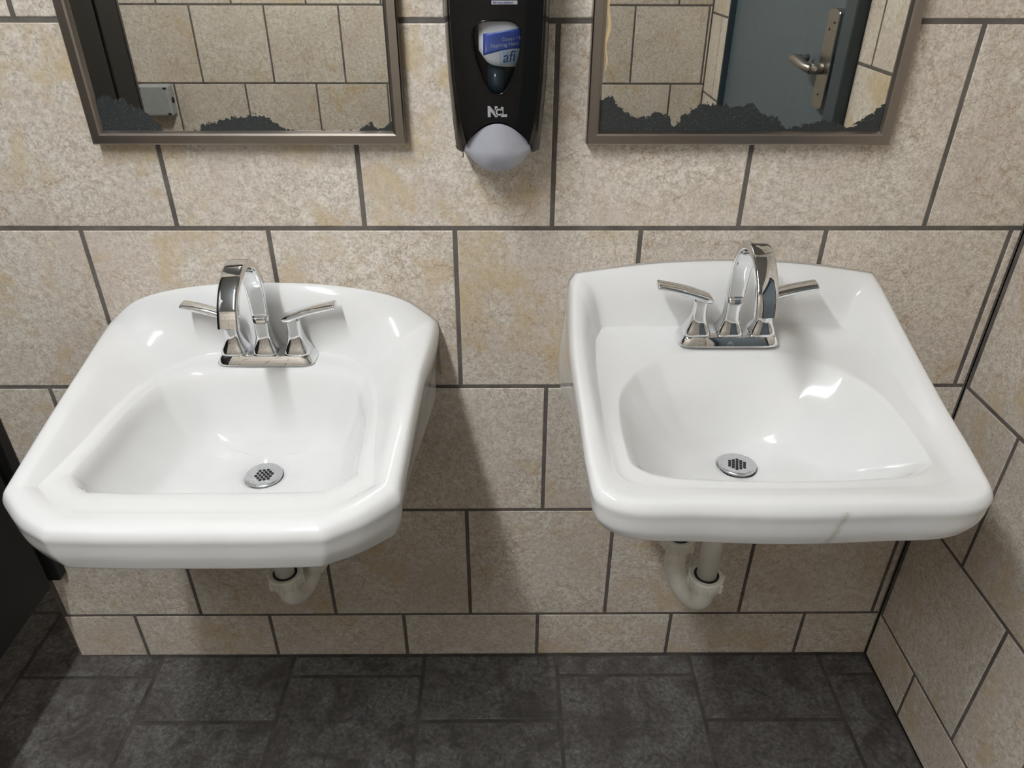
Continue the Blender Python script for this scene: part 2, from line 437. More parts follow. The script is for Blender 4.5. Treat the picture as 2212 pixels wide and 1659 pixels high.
# rear wall (seen in the mirrors): u runs along -X so that it faces +Y
zb = [0.007, 0.315, 0.623, 0.931, 1.235, 1.543, 1.851, 2.159, 2.45, ZC]
jb1, jb2 = 0.825, 0.695
rowsB = [(zb[i], zb[i+1], jb2 if i % 2 else jb1) for i in range(9)]
rowsB = [(a, b, (jb1 if i % 2 == 0 else jb2)) for i, (a, b, _) in enumerate(rowsB)]
struct(tiled('wall_rear', row_rects(-XR, -XFAR, rowsB), (0, YB, 0), (-1, 0, 0), (0, 0, 1), WT, seed=14), 'beige tiled wall behind the camera, seen in both mirrors', 'wall')
# floor
cols = [XFAR, -2.378, -2.066, -1.754, -1.442, -1.130, -0.818, -0.507, -0.197, 0.117, 0.434, 0.742, XR]
fr = []
for i in range(len(cols)-1):
    off = -0.058 if (i-5) % 2 == 0 else -0.174
    ys = [YB]; k = math.ceil((YB-off)/0.308); y = off+k*0.308
    while y < YS:
        if y > YB+.001: ys.append(y)
        y += 0.308
    ys.append(YS)
    for a, b in zip(ys[:-1], ys[1:]):
        u0, u1 = cols[i], cols[i+1]
        if u0 >= XL-0.12 and a >= -0.001: continue
        if b > 0 and u1 > XL and u0 > XL: b = 0.0
        fr.append((u0, u1, a, b))
struct(tiled('floor', fr, (0, 0, 0), (1, 0, 0), (0, 1, 0), [MAT['floor'], MAT['fgrout']], gap=0.009, bev=0.002, seed=21, ground=[(XFAR, XR, YB, YS)]), 'charcoal stone-tiled floor', 'floor')
bm = bmesh.new(); box(bm, ((XFAR+XR)/2, (YB+YS)/2, ZC+0.03), (XR-XFAR+.2, YS-YB+.2, 0.06))
struct(obj('ceiling', bm, MAT['ceil'], smooth=False), 'plain grey ceiling', 'ceiling')

# ------------------------------------------------------------------ door in the right wall (seen in the right mirror)
bm = bmesh.new(); box(bm, (XR+0.024, -(DY0+0.072+DY1-0.014)/2, DZ/2-0.02), (0.044, DY1-DY0-0.09, DZ-0.07), 0.002)
door = struct(obj('door_1', bm, MAT['door'], smooth=False), 'blue-grey painted door with a lever handle, seen in the right mirror', 'door')
bm = bmesh.new()
box(bm, (XR+0.008, -DY0-0.035, DZ/2), (0.075, 0.07, DZ), 0.004); box(bm, (XR+0.010, -DY1+0.006, DZ/2), (0.060, 0.011, DZ), 0.002)
box(bm, (XR+0.008, -(DY0+DY1)/2, DZ-0.025), (0.075, DY1-DY0, 0.05), 0.004)
obj('door_frame', bm, MAT['frame'], door, smooth=False)
hd = (XR+0.008, -0.955, 0)
bm = bmesh.new()   # escutcheon with bowed ends
prof = []
for i in range(13): 
    t = math.pi*i/12; prof.append((0.037*math.cos(t), 1.306+0.012*math.sin(t)))
for i in range(13):
    t = math.pi+math.pi*i/12; prof.append((0.037*math.cos(t), 1.085+0.012*math.sin(t)))
loft(bm, [[(XR+0.008, -0.955+a, b) for a, b in prof], [(XR-0.016, -0.955+a, b) for a, b in prof], [(XR-0.018, -0.955+a*.95, 1.205+(b-1.205)*.99) for a, b in prof]])
esc = obj('handle_plate', bm, MAT['satin'], door, angle=0.6)
bm = bmesh.new()
for dy, z in ((0.015, 1.285), (-0.01, 1.268), (0.0, 1.11)):
    r = bmesh.ops.create_uvsphere(bm, u_segments=10, v_segments=6, radius=0.003)
    bmesh.ops.translate(bm, vec=(XR-0.018, -0.955+dy, z), verts=r['verts'])
obj('screw', bm, MAT['hole'], esc)
bm = bmesh.new()
tube(bm, [(XR-0.005, -0.965, 1.172), (XR-0.052, -0.965, 1.172)], 0.014)
pth = catmull([(XR-0.048, -0.956, 1.172), (XR-0.058, -0.985, 1.176), (XR-0.060, -1.03, 1.182), (XR-0.055, -1.085, 1.184)], 5)
tube(bm, pth, 0.0125)
tube(bm, [(XR-0.056, -1.083, 1.184), (XR-0.012, -1.088, 1.184)], 0.0090)
obj('door_lever', bm, MAT['satin'], door)
bm = bmesh.new(); box(bm, (XR+0.004, -0.895, 1.16), (0.012, 0.010, 0.11), 0.003)
obj('latch_guard', bm, MAT['profile'], door, smooth=False)

# ------------------------------------------------------------------ black partition at the left
px0 = -0.972
part = thing('stall_partition', 'black toilet stall partition at the left, beside the left sink', 'partition', (px0, 0, 0))
bm = bmesh.new(); box(bm, (-0.0125, -0.425, 1.10), (0.025, 0.76, 1.64), 0.003); obj('panel', bm, MAT['panel'], part, smooth=False)
bm = bmesh.new(); box(bm, (-0.006, -0.0145, 1.10), (0.030, 0.027, 1.64), 0.003); obj('wall_channel', bm, MAT['panel'], part, smooth=False)
bm = bmesh.new(); box(bm, (-0.0125, -0.868, 1.02), (0.025, 0.105, 2.03), 0.003); obj('pilaster', bm, MAT['panel'], part, smooth=False)
bm = bmesh.new()
for i, yy in enumerate((-0.927, -0.936)): tube(bm, [(-0.0125, yy, 0.005), (-0.0125, yy, 2.03)], 0.013 - 0.002*i, 14)
obj('edge_profile', bm, MAT['profile'], part)

# grey box on the rear wall
gb = thing('junction_box', 'grey metal box on the rear wall, seen in the left mirror', 'box', (-1.515, YB, 0.868))
bm = bmesh.new(); box(bm, (0, 0.030, 0), (0.135, 0.058, 0.125), 0.008, 3); obj('box_body', bm, MAT['boxg'], gb, smooth=False)
bm = bmesh.new(); tube(bm, [(0.064, 0.028, 0.0), (0.0695, 0.028, 0.0)], 0.013, 16); obj('knockout', bm, MAT['hole'], gb)
for sx in (-1, 1):
    for sz in (-1, 1):
        bm = bmesh.new(); box(bm, (sx*0.055, 0.0595, sz*0.052), (0.014, 0.002, 0.007)); obj('cover_screw', bm, MAT['hole'], gb, smooth=False)

# ------------------------------------------------------------------ ceiling lights (the room's lamps)
def fixture(x, y, ln, wd, mat, label):
    t = thing('ceiling_light', label, 'light', (x, y, ZC))
    bm = bmesh.new(); box(bm, (0, 0, -0.012), (wd+0.06, ln+0.06, 0.024), 0.004); obj('housing', bm, MAT['housing'], t, smooth=False)
    bm = bmesh.new()
    box(bm, (0, 0, -0.042), (wd, ln, 0.034), 0.006); obj('diffuser', bm, mat, t, smooth=False)
fixture(-0.58, -1.22, 1.20, 0.065, MAT['lamp'], 'long tube ceiling light over the sinks, lit, above the picture')
fixture(-2.0, -1.45, 1.20, 0.10, MAT['lamp2'], 'tube ceiling light over the stall side, lit, above the picture')

# ------------------------------------------------------------------ sinks
def ring_from_half(h):
    """half stations front-centre -> back-centre (dx>=0); mirrored into a closed loop"""
    return [(x, y, z) for x, y, z in h] + [(-x, y, z) for x, y, z in h[-2:0:-1]]
def resample(ring, sharp, tight=()):
    """closed loop -> denser loop; stations flagged sharp keep straight one-sided tangents"""
    P = [Vector(p) for p in ring]; n = len(P); out = []
    for i in range(n):
        a, b, c, d = P[i-1], P[i], P[(i+1) % n], P[(i+2) % n]
        L0 = (c-b).length
        def tan(p, q, r, sh, first):
            if sh: return (r-q) if first else (q-p)
            l1, l2 = max((q-p).length, 1e-5), max((r-q).length, 1e-5)
            return ((q-p)/l1*l2 + (r-q)/l2*l1)/(l1+l2)*L0
        m0 = tan(a, b, c, i in sharp, True); m1 = tan(b, c, d, (i+1) % n in sharp, False)
        for t in (0.0, .10 if i in tight else .3, .90 if (i+1) % n in tight else .7):
            t2, t3 = t*t, t*t*t
            out.append((2*t3-3*t2+1)*b+(t3-2*t2+t)*m0+(-2*t3+3*t2)*c+(t3-t2)*m1)
    for p in out:
        if p.y > -0.001: p.y = -0.001
    return out
def sink_mesh(name, rings, mat, parent, levels=3, sharp=(), rim=9, inner=(), soft=()):
    n = len(ring_from_half(rings[0])); sh = set(sharp) | {(n-k) % n for k in sharp}
    flags = [False]*len(rings); R = []
    for i, r in enumerate(rings):
        if isinstance(r, tuple): flags[i] = True; r = r[0]
        sf = set(soft) | {(n-k) % n for k in soft}
        R.append(resample(ring_from_half(r), (sh if i < 7 else sh-sf) if 3 <= i <= rim else ({k for k in sh if k in inner} if rim < i < len(rings)-6 else ()), sh if i < len(rings)-5 else ()))
    K = len(R[0]); dense = []
    for i in range(len(R)-1):
        A, B, C, D = R[max(i-1, 0)], R[i], R[i+1], R[min(i+2, len(R)-1)]
        rowset = [[], [], []]
        for j in range(K):
            p, q, r, t_ = A[j], B[j], C[j], D[j]; L0 = (r-q).length
            def tan(x, y, z, sharp_, first):
                if sharp_ or (x-y).length < 1e-6 or (z-y).length < 1e-6: return (r-q)
                l1, l2 = (y-x).length, (z-y).length
                return ((y-x)/l1*l2 + (z-y)/l2*l1)/(l1+l2)*L0
            m0 = tan(p, q, r, flags[i], True); m1 = tan(q, r, t_, flags[i+1], False)
            for k, t in enumerate((0.0, .14 if flags[i] else .3, .86 if flags[i+1] else .7)):
                t2, t3 = t*t, t*t*t
                v = (2*t3-3*t2+1)*q+(t3-2*t2+t)*m0+(-2*t3+3*t2)*r+(t3-t2)*m1
                if v.y > -.001: v.y = -.001
                rowset[k].append(v)
        dense += rowset
    dense.append(R[-1])
    bm = bmesh.new(); loft(bm, dense, True, True)
    o = obj(name, bm, mat, parent)
    md = o.modifiers.new('subdivision', 'SUBSURF'); md.levels = 1; md.render_levels = 1
    return o
def lerp_ring(a, b, t): return [tuple(p+(q-p)*t for p, q in zip(u, v)) for u, v in zip(a, b)]
def circ(r, y, z, n=11):
    return [(r*math.sin(math.pi*i/(n-1)), y-r*math.cos(math.pi*i/(n-1)), z) for i in range(n)]
def shrink(r, cx, cy, s, dz, zabs=None):
    return [(x*s, min(cy+(y-cy)*s, -0.001), zabs if zabs is not None else z+dz) for x, y, z in r]

def strainer(parent, r=0.0305, loc=(0, 0, 0), tilt=0.0):
    bm = bmesh.new()
    lathe(bm, [(r*0.6, -0.012), (r*0.98, -0.004), (r, 0.0), (r*0.97, 0.0014), (r*0.9, 0.0018), (0.018, 0.0002)], 40)
    s = obj('drain_strainer', bm, MAT['drain'], parent, loc, rot=(tilt, 0, 0.25))
    bm = bmesh.new(); d = 0.0066; n = 0
    for i in range(-2, 3):
        for j in range(-2, 3):
            if abs(i+j) > 2: continue
            x = d*(i + j*0.5); y = d*j*math.sqrt(3)/2
            rv = bmesh.ops.create_cone(bm, cap_ends=True, segments=16, radius1=0.0026, radius2=0.0026, depth=0.001)
            bmesh.ops.translate(bm, vec=(x, y, 0.0003), verts=rv['verts'])
    obj('strainer_holes', bm, MAT['hole'], s, smooth=False)
    return s

# --- left sink
LX = -0.408
sl = thing('wall_sink', 'white wall-hung sink with cut-off front corners, the left one', 'sink', (LX, 0, 0))
LB = [(0, -.471, .762), (.09, -.471, .762), (.163, -.468, .762), (.209, -.443, .761), (.252, -.408, .760), (.256, -.28, .742), (.266, -.14, .722), (.277, -.001, .708), (.20, -.001, .70), (.10, -.001, .70), (0, -.001, .70)]
LC0 = [(0, -.477, .785), (.09, -.477, .785), (.174, -.474, .785), (.221, -.447, .785), (.263, -.407, .785), (.265, -.28, .80), (.273, -.14, .81), (.280, -.001, .82), (.262, -.001, .82), (.14, -.001, .82), (0, -.001, .82)]
LC = [(0, -.479, .816), (.09, -.479, .816), (.177, -.476, .816), (.224, -.448, .817), (.267, -.407, .820), (.272, -.28, .843), (.278, -.14, .866), (.285, -.001, .886), (.238, -.001, .924), (.14, -.001, .950), (0, -.001, .959)]
LD = [(0, -.474, .827), (.09, -.474, .827), (.174, -.471, .828), (.219, -.444, .831), (.260, -.404, .837), (.264, -.28, .861), (.270, -.14, .882), (.277, -.014, .898), (.234, -.010, .931), (.133, -.008, .957), (0, -.008, .965)]
LE = [(0, -.463, .831), (.09, -.463, .831), (.168, -.460, .832), (.206, -.434, .836), (.242, -.397, .841), (.244, -.28, .860), (.250, -.145, .878), (.246, -.042, .893), (.210, -.026, .920), (.122, -.022, .944), (0, -.021, .952)]
LF = [(0, -.444, .831), (.09, -.444, .831), (.156, -.442, .831), (.192, -.418, .831), (.226, -.388, .831), (.213, -.28, .834), (.202, -.175, .839), (.176, -.100, .842), (.132, -.050, .844), (.07, -.034, .845), (0, -.031, .845)]
LF2 = [(0, -.436, .830), (.09, -.436, .830), (.152, -.434, .830), (.186, -.411, .830), (.217, -.382, .830), (.206, -.28, .832), (.195, -.178, .837), (.170, -.106, .840), (.127, -.057, .842), (.068, -.041, .843), (0, -.038, .843)]
LG = [(0, -.402, .829), (.09, -.402, .829), (.162, -.400, .829), (.186, -.384, .829), (.205, -.358, .829), (.200, -.28, .830), (.191, -.185, .833), (.170, -.120, .836), (.125, -.090, .838), (.06, -.082, .839), (0, -.080, .839)]
LG2 = [(0, -.396, .826), (.09, -.396, .826), (.158, -.394, .826), (.181, -.379, .826), (.199, -.354, .826), (.194, -.28, .826), (.186, -.187, .829), (.165, -.124, .832), (.121, -.095, .833), (.058, -.087, .834), (0, -.086, .834)]
LH = [(0, -.384, .79), (.09, -.384, .79), (.148, -.381, .79), (.170, -.366, .79), (.189, -.345, .79), (.186, -.275, .79), (.178, -.195, .79), (.157, -.136, .79), (.115, -.107, .79), (.058, -.098, .79), (0, -.098, .79)]
LI0 = [(0, -.350, .722), (.075, -.350, .724), (.128, -.346, .730), (.147, -.33, .735), (.156, -.305, .738), (.154, -.25, .738), (.148, -.195, .738), (.135, -.142, .738), (.108, -.117, .732), (.056, -.124, .715), (0, -.130, .710)]
LI = [(0, -.335, .712), (.068, -.335, .713), (.115, -.330, .718), (.132, -.315, .721), (.140, -.294, .723), (.138, -.245, .723), (.133, -.198, .723), (.122, -.155, .722), (.098, -.132, .718), (.050, -.138, .706), (0, -.144, .702)]
dLy, dLz = -.190, .692
LJ = circ(.042, dLy, dLz+.0065); LK = circ(.034, dLy, dLz+.001); LK2 = circ(.031, dLy, dLz-.002); LK3 = circ(.026, dLy, dLz-.02)
LB = [(x, y, z-.007 if y < -.39 else z) for x, y, z in LB]; LB1 = lerp_ring(LB, LC0, .25); LB = [(x*.975, y+.006 if y < -.1 else y, z) for x, y, z in LB]
LA = shrink(LB, 0, -.2, .93, 0, .765); LA = [(x, y, .765 if y < -.1 else z) for (x, y, z0), (_, _, z) in zip(LA, LB)]
under = [shrink(LI, 0, dLy, .55, 0, .665), shrink(LI, 0, dLy, 1.0, 0, .685), shrink(LH, 0, dLy, 1.0, 0, .745)]
sink_mesh('basin', under + [(LA,), (LB,), (LB1,), LC0, lerp_ring(LC0, LC, .62), LC, LD, LE, (lerp_ring(LE, LF, .9),), (LF,), LF2, LG, LG2, LH, LI0, LI, LJ, (LK,), (LK2,), LK3], MAT['china'], sl, sharp=(2, 4, 7), inner=(2, 4, 16, 18), soft=(7,))
strainer(sl, loc=(0, dLy, dLz+.0025), tilt=0.05)
def caulk(parent, ring, sharp, zlow, r=0.0017):
    n = len(ring_from_half(ring)); P = resample(ring_from_half(ring), set(sharp) | {(n-k) % n for k in sharp}, set(sharp) | {(n-k) % n for k in sharp})
    back = [p for p in P if p.y > -0.0025]
    rt_ = [p for p in back if p.x >= 0]; lf_ = [p for p in back if p.x < 0]
    pts = rt_ + lf_; x0 = pts[0].x; x1 = pts[-1].x
    pts = [Vector((x0, 0, zlow))] + pts + [Vector((x1, 0, zlow))]
    bm = bmesh.new(); tube(bm, [(p.x*1.002, -.0012, p.z+.0006) for p in pts], r, 8); obj('caulk_bead', bm, MAT['caulk'], parent)
caulk(sl, LC, (2, 4), .78)

# --- right sink
RX = 0.370
srk = thing('wall_sink', 'white wall-hung sink with a rounded D-shaped bowl, the right one', 'sink', (RX, 0, 0))
RB = [(0, -.460, .785), (.12, -.456, .787), (.228, -.448, .795), (.245, -.434, .799), (.249, -.400, .800), (.240, -.29, .775), (.256, -.14, .755), (.274, -.001, .745), (.20, -.001, .73), (.10, -.001, .73), (0, -.001, .73)]
RC0 = [(0, -.466, .808), (.125, -.462, .810), (.235, -.454, .814), (.253, -.440, .817), (.258, -.403, .818), (.255, -.29, .81), (.266, -.14, .81), (.277, -.001, .81), (.262, -.001, .81), (.14, -.001, .81), (0, -.001, .81)]
RC = [(0, -.468, .845), (.13, -.464, .846), (.238, -.456, .848), (.256, -.442, .851), (.262, -.405, .857), (.266, -.29, .876), (.271, -.14, .912), (.2625, -.001, .966), (.2535, -.001, .9785), (.13, -.001, .996), (0, -.001, 1.001)]
RD = [(0, -.459, .858), (.128, -.456, .859), (.233, -.449, .861), (.249, -.437, .864), (.256, -.405, .868), (.261, -.29, .890), (.264, -.155, .924), (.257, -.036, .968), (.251, -.010, .981), (.128, -.009, .997), (0, -.009, 1.003)]
RE = [(0, -.447, .861), (.125, -.444, .861), (.222, -.437, .862), (.237, -.424, .865), (.241, -.393, .869), (.246, -.29, .889), (.249, -.165, .919), (.240, -.062, .953), (.228, -.030, .966), (.122, -.027, .981), (0, -.026, .988)]
RF = [(0, -.436, .860), (.12, -.433, .860), (.208, -.423, .861), (.222, -.410, .863), (.228, -.365, .867), (.231, -.28, .878), (.229, -.17, .890), (.221, -.085, .896), (.208, -.052, .899), (.115, -.045, .900), (0, -.044, .900)]
RF2 = [(0, -.430, .859), (.118, -.427, .859), (.203, -.417, .860), (.216, -.404, .861), (.221, -.36, .865), (.223, -.28, .874), (.220, -.175, .886), (.212, -.094, .892), (.199, -.062, .895), (.113, -.055, .896), (0, -.054, .896)]
RG = [(0, -.420, .860), (.112, -.415, .860), (.183, -.403, .861), (.202, -.384, .862), (.206, -.35, .864), (.206, -.285, .868), (.198, -.225, .873), (.166, -.165, .878), (.125, -.131, .881), (.065, -.110, .883), (0, -.104, .884)]
RG2 = [(0, -.412, .856), (.11, -.407, .856), (.178, -.395, .857), (.196, -.378, .857), (.200, -.345, .858), (.199, -.285, .860), (.191, -.230, .863), (.159, -.175, .866), (.119, -.143, .868), (.062, -.124, .869), (0, -.118, .870)]
RH = [(0, -.395, .825), (.10, -.391, .826), (.160, -.379, .828), (.176, -.362, .83), (.181, -.335, .83), (.178, -.285, .83), (.168, -.240, .83), (.138, -.195, .83), (.102, -.169, .83), (.053, -.154, .83), (0, -.150, .83)]
RI0 = [(0, -.360, .775), (.08, -.356, .778), (.126, -.345, .785), (.141, -.33, .79), (.147, -.31, .79), (.144, -.275, .79), (.134, -.24, .79), (.108, -.205, .788), (.079, -.184, .784), (.041, -.172, .78), (0, -.169, .778)]
RI = [(0, -.325, .754), (.06, -.322, .756), (.098, -.313, .761), (.110, -.302, .764), (.115, -.288, .766), (.112, -.265, .766), (.104, -.238, .766), (.084, -.212, .765), (.061, -.193, .762), (.032, -.182, .758), (0, -.179, .756)]
dRy, dRz = -.228, .741
RJ = circ(.044, dRy-.003, dRz+.005); RK = circ(.034, dRy, dRz+.001); RK2 = circ(.031, dRy, dRz-.002); RK3 = circ(.026, dRy, dRz-.02)
RB1 = lerp_ring(RB, RC0, .28); RB = [(x*.978, y+.006 if y < -.1 else y, z) for x, y, z in RB]
RA = [(x*.93, y*.96 if y < -.1 else y, .79 if y < -.1 else z) for x, y, z in RB]
underR = [shrink(RI, 0, dRy, .6, 0, .715), shrink(RI, 0, dRy, 1.15, 0, .735), shrink(RH, 0, dRy, 1.02, 0, .775)]
rb = sink_mesh('basin', underR + [(RA,), (RB,), (RB1,), RC0, lerp_ring(RC0, RC, .62), RC, RD, RE, lerp_ring(RE, RF, .82), (RF,), RF2, lerp_ring(RF2, RG, .8), RG, RG2, RH, RI0, RI, RJ, (RK,), (RK2,), RK3], mat_stained_china(), srk, sharp=(7, 8))
strainer(srk, loc=(0, dRy, dRz+.0025), tilt=-0.06)
caulk(srk, RC, (7, 8), .80)

# ------------------------------------------------------------------ faucets
def faucet(label, loc, swivel, tilt, badge):
    t = thing('faucet', label, 'faucet', loc, (tilt, 0, 0))
    bm = bmesh.new()
    R = []
    for hx, hy, z in ((.0815, .0275, 0), (.083, .029, .0015), (.0825, .0285, .004), (.0775, .0245, .013), (.075, .0225, .0165), (.072, .0195, .0175)):
        R.append([(x, y, z) for x, y in superell(hx, hy, 6, 64)])
    loft(bm, R); bp = obj('base_plate', bm, MAT['chrome'], t, angle=0.7)
    def post(name, parent, x, top):
        bm = bmesh.new(); R = []
        for hx, hy, z, n in ((.0215, .0205, .0165, 4), (.0225, .0215, .0175, 4), (.0222, .0212, .020, 4), (.0195, .0185, .027, 3.6), (.0160, .0155, .036, 3.2), (.0134, .013, .047, 3)) + top:
            R.append([(x+a, b, z) for a, b in superell(hx, hy, n, 36)])
        loft(bm, R); return obj(name, bm, MAT['chrome'], parent)
    for s in (-1, 1):
        h = post('handle', t, s*.0535, ((.0121, .0121, .058, 3), (.0120, .0118, .068, 3), (.0130, .0120, .076, 3), (.0132, .0112, .081, 3)))
        bm = bmesh.new(); R = []
        path = catmull([(-.0175, .0755), (-.008, .0800), (.006, .0850), (.022, .0905), (.040, .0955), (.056, .0992), (.070, .1020), (.0735, .1026)], 4)
        for i, p in enumerate(path):
            q = i/(len(path)-1)
            tv = (path[min(i+1, len(path)-1)]-path[max(i-1, 0)]).normalized(); nv = Vector((-tv.y, tv.x))
            th = .0076*(1-.30*q)*(0.35+0.65*min(1, q/.10))*(1 if q < .96 else .8); wd = .0138*(0.75+.25*min(1, q/.15))*(1 - .12*q)
            ring = []
            for a, b in superell(th, wd, 3, 20):
                ring.append((s*(.0535+p.x+nv.x*a), b, p.y+nv.y*a))
            R.append(ring)
        loft(bm, R); obj('lever', bm, MAT['chrome'], h)
    sb = post('spout_post', t, 0.0, ((.0126, .0122, .058, 3.5), (.0128, .0118, .070, 4), (.0130, .0115, .084, 5)))
    bm = bmesh.new(); R = []
    path = catmull([(0, .083), (0, .090), (.0015, .120), (.009, .154), (.027, .183), (.055, .1955), (.084, .190), (.110, .172), (.128, .150), (.137, .127)], 5)
    for i, p in enumerate(path):
        q = i/(len(path)-1)
        tv = (path[min(i+1, len(path)-1)]-path[max(i-1, 0)]).normalized(); nv = Vector((tv.y, -tv.x))
        wd = .0125 + .0032*min(1, q/.35); th = .0115-.004*min(1, q/.3)
        R.append([(a, -(p.x+nv.x*b), p.y+nv.y*b) for a, b in superell(wd, th, 5, 32)])
    loft(bm, R); sp = obj('spout', bm, MAT['chrome'], sb, rot=(0, 0, swivel), angle=0.9)
    bm = bmesh.new(); loft(bm, [[(a, b, z) for a, b in superell(hx, hy, 5, 32)] for hx, hy, z in ((.0130, .0115, 0), (.0135, .0120, .0005), (.0135, .0120, .0016), (.0130, .0115, .0021))])
    obj('swivel_collar', bm, MAT['chrome'], sp, (0, 0, .0825))
    bm = bmesh.new(); tube(bm, [(0, -.1360, .1295), (0, -.1372, .1262)], .0062, 16)
    obj('aerator', bm, MAT['hole'], sp)
    if badge:   # small house-shaped emblem on the front of the base
        bm = bmesh.new()
        P = [(-.0042, 0), (-.0042, .0048), (0, .0078), (.0042, .0048), (.0042, .0)]
        tube(bm, [(a, 0, b) for a, b in P], .00035, 6)
        tube(bm, [(-.0014, 0, .0035), (.0016, 0, .0035), (.0016, 0, .0048), (-.0014, 0, .0048)], .0003, 6)
        obj('emblem', bm, MAT['greyp'], bp, (0, -.0289, .0042), rot=(-0.42, 0, 0))
    return t
faucet('chrome two-handle faucet on the left sink, plain base without an emblem', (-.412, -.0545, .8425), 0.0, 0.0, False)
faucet('chrome two-handle faucet on the right sink, with a small emblem on its base', (.367, -.0800, .8935), 0.0, 0.10, True)

# ------------------------------------------------------------------ drain pipes
def slip_nut(parent, c, r=.0310, axis=(0, 0, 1)):
    bm = bmesh.new()
    lathe(bm, [(.0205, -.012), (r*.93, -.012), (r*.95, -.008), (r, .006), (r*.98, .010), (r*.90, .0125), (.0215, .0125), (.0205, .008)], 36)
    for k in range(8):
        a = 2*math.pi*k/8
        box(bm, (r*1.0*math.cos(a), r*1.0*math.sin(a), -.001), (.006, .005, .020), 0.001, rot=None)
    rot = Vector((0, 0, 1)).rotation_difference(Vector(axis)).to_euler()
    o = obj('slip_nut', bm, MAT['pvc'], parent, c, angle=0.5, rot=rot)
    bm = bmesh.new(); lathe(bm, [(.0188, .0), (.0222, .0002), (.0222, .0012), (.0188, .0014)], 28)
    obj('gasket', bm, MAT['rubber'], o, (0, 0, .0122))
    return o
def trap(label, loc, ztop, znut, zbot, back, znut2, mark):
    t = thing('p_trap', label, 'pipe', loc)
    bx, by = back
    bm = bmesh.new(); tube(bm, [(0, 0, ztop), (0, 0, znut-.02)], .0178, 28); obj('tailpiece', bm, MAT['pvc'], t)
    slip_nut(t, (0, 0, znut)); 
    if ztop-znut > .06: slip_nut(t, (0, 0, ztop-.015))
    d = Vector((bx, by, 0)); R = d.length/2; zc = zbot + .0205 + R
    pts = [(0, 0, znut-.012), (0, 0, (znut+zc)/2)]
    for i in range(0, 19):
        a = math.pi*i/18; pts.append((bx/2*(1-math.cos(a)), by/2*(1-math.cos(a)), zc - R*math.sin(a)))
    pts.append((bx, by, znut2-.01))
    bm = bmesh.new(); tube(bm, pts, .0205, 28)
    u = obj('trap_bend', bm, MAT['pvc'], t)
    bm = bmesh.new()
    lathe(bm, [(.0204, -.0008), (.0210, -.0004), (.0210, .0004), (.0204, .0008)], 28); obj('seam', bm, MAT['caulk'], u, (0, 0, zc+.012))
    slip_nut(t, (bx, by, znut2))
    bm = bmesh.new()
    yw = -loc[1]
    arc = [(bx, by, znut2-.02), (bx, by, znut2+.035)]
    for i in range(1, 9):
        a = math.pi/2*i/8; arc.append((bx, by+.03*(1-math.cos(a)), znut2+.035+.03*math.sin(a)))
    arc.append((bx, yw-.002, znut2+.065))
    tube(bm, arc, .0178, 24); obj('waste_arm', bm, MAT['pvc'], t)
    return t
trap('white plastic drain trap under the left sink', (-.410, -.187, 0), .690, .452, .362, (.026, .083), .415, False)
trap('white plastic drain trap under the right sink, both slip nuts showing', (.357, -.223, 0), .735, .480, .385, (-.036, .080), .500, True)

# ------------------------------------------------------------------ mirrors
def mirror(label, x0, x1, z0, z1, env, skew=0.0):
    W, H = x1-x0, z1-z0; t = thing('wall_mirror', label, 'mirror', (x0, 0, z0))
    b = 0.0195; D = 0.022
    bm = bmesh.new()
    # angle-frame section swept round the four mitred corners: (inset, depth)
    sec = [(0, -.001), (0, -D+.002), (.002, -D), (b-.006, -D), (b-.003, -D+.001), (b, -D+.006), (b, -.008), (b-.002, -.001)]
    corners = [(0, 0, 1, 1), (W, 0, -1, 1), (W, H, -1, -1), (0, H, 1, -1)]
    R = [[(cx+sx*i, d, cz+sz*i) for i, d in sec] for cx, cz, sx, sz in corners]
    vr = [[bm.verts.new(p) for p in r] for r in R]
    n = len(sec)
    for k in range(4):
        a, c = vr[k], vr[(k+1) % 4]
        for i in range(n): bm.faces.new((a[i], a[(i+1) % n], c[(i+1) % n], c[i]))
    obj('frame', bm, MAT['steel'], t, smooth=False)
    bm = bmesh.new(); w2, h2 = W-2*b+.004, H-2*b+.004
    box(bm, (w2/2, 0, h2/2), (w2, .004, h2))
    obj('mirror_glass', bm, mat_mirror('rotted_mirror_silvering', w2, env), t, (b-.002, -.0125, b-.002), smooth=False)
    return t
envL = [(0, .95), (.05, 1.0), (.10, .9), (.15, .66), (.185, .5), (.205, .04), (.32, .03), (.35, .2), (.40, .38), (.47, .42), (.52, .55), (.56, .48), (.60, .28), (.64, .06), (.86, .05), (.90, .2), (.925, .32), (.95, .1), (.98, .22), (1, .35)]
envR = [(0, .95), (.04, 1.0), (.09, .6), (.15, .42), (.21, .62), (.245, .5), (.262, .18), (.29, .42), (.35, .88), (.42, .8), (.55, .78), (.58, .5), (.63, .45), (.66, .14), (.73, .26), (.80, .35), (.85, .3), (.88, .16), (.93, .4), (.965, .66), (1, .85)]
mirror('steel-framed wall mirror above the left sink, silvering rotted at its bottom', -.629, -.1535, 1.1965, 1.900, envL)
mr = mirror('steel-framed wall mirror above the right sink, reflecting the blue-grey door', .122, .587, 1.1965, 1.900, envR)
# torn paper strip on the left edge of the right mirror
bm = bmesh.new(); rnd = random.Random(4); lft, rgt = [], []
for i in range(46):
    z = .105 + i*.0068; wv = .0042*(0.35+0.65*min(1, i/12))*(0.7+.6*rnd.random()); x = .0215+.0022*math.sin(i*.9)*min(1, (46-i)/20)
    lft.append((x-wv*.3, z)); rgt.append((x+wv, z))
loop = lft + rgt[::-1]
loft(bm, [[(x, -.0146, z) for x, z in loop], [(x, -.0160, z) for x, z in loop]])
pp = obj('peeled_strip', bm, MAT['strip'], mr, smooth=False); pp['label'] = 'torn tan paper strip on the glass'

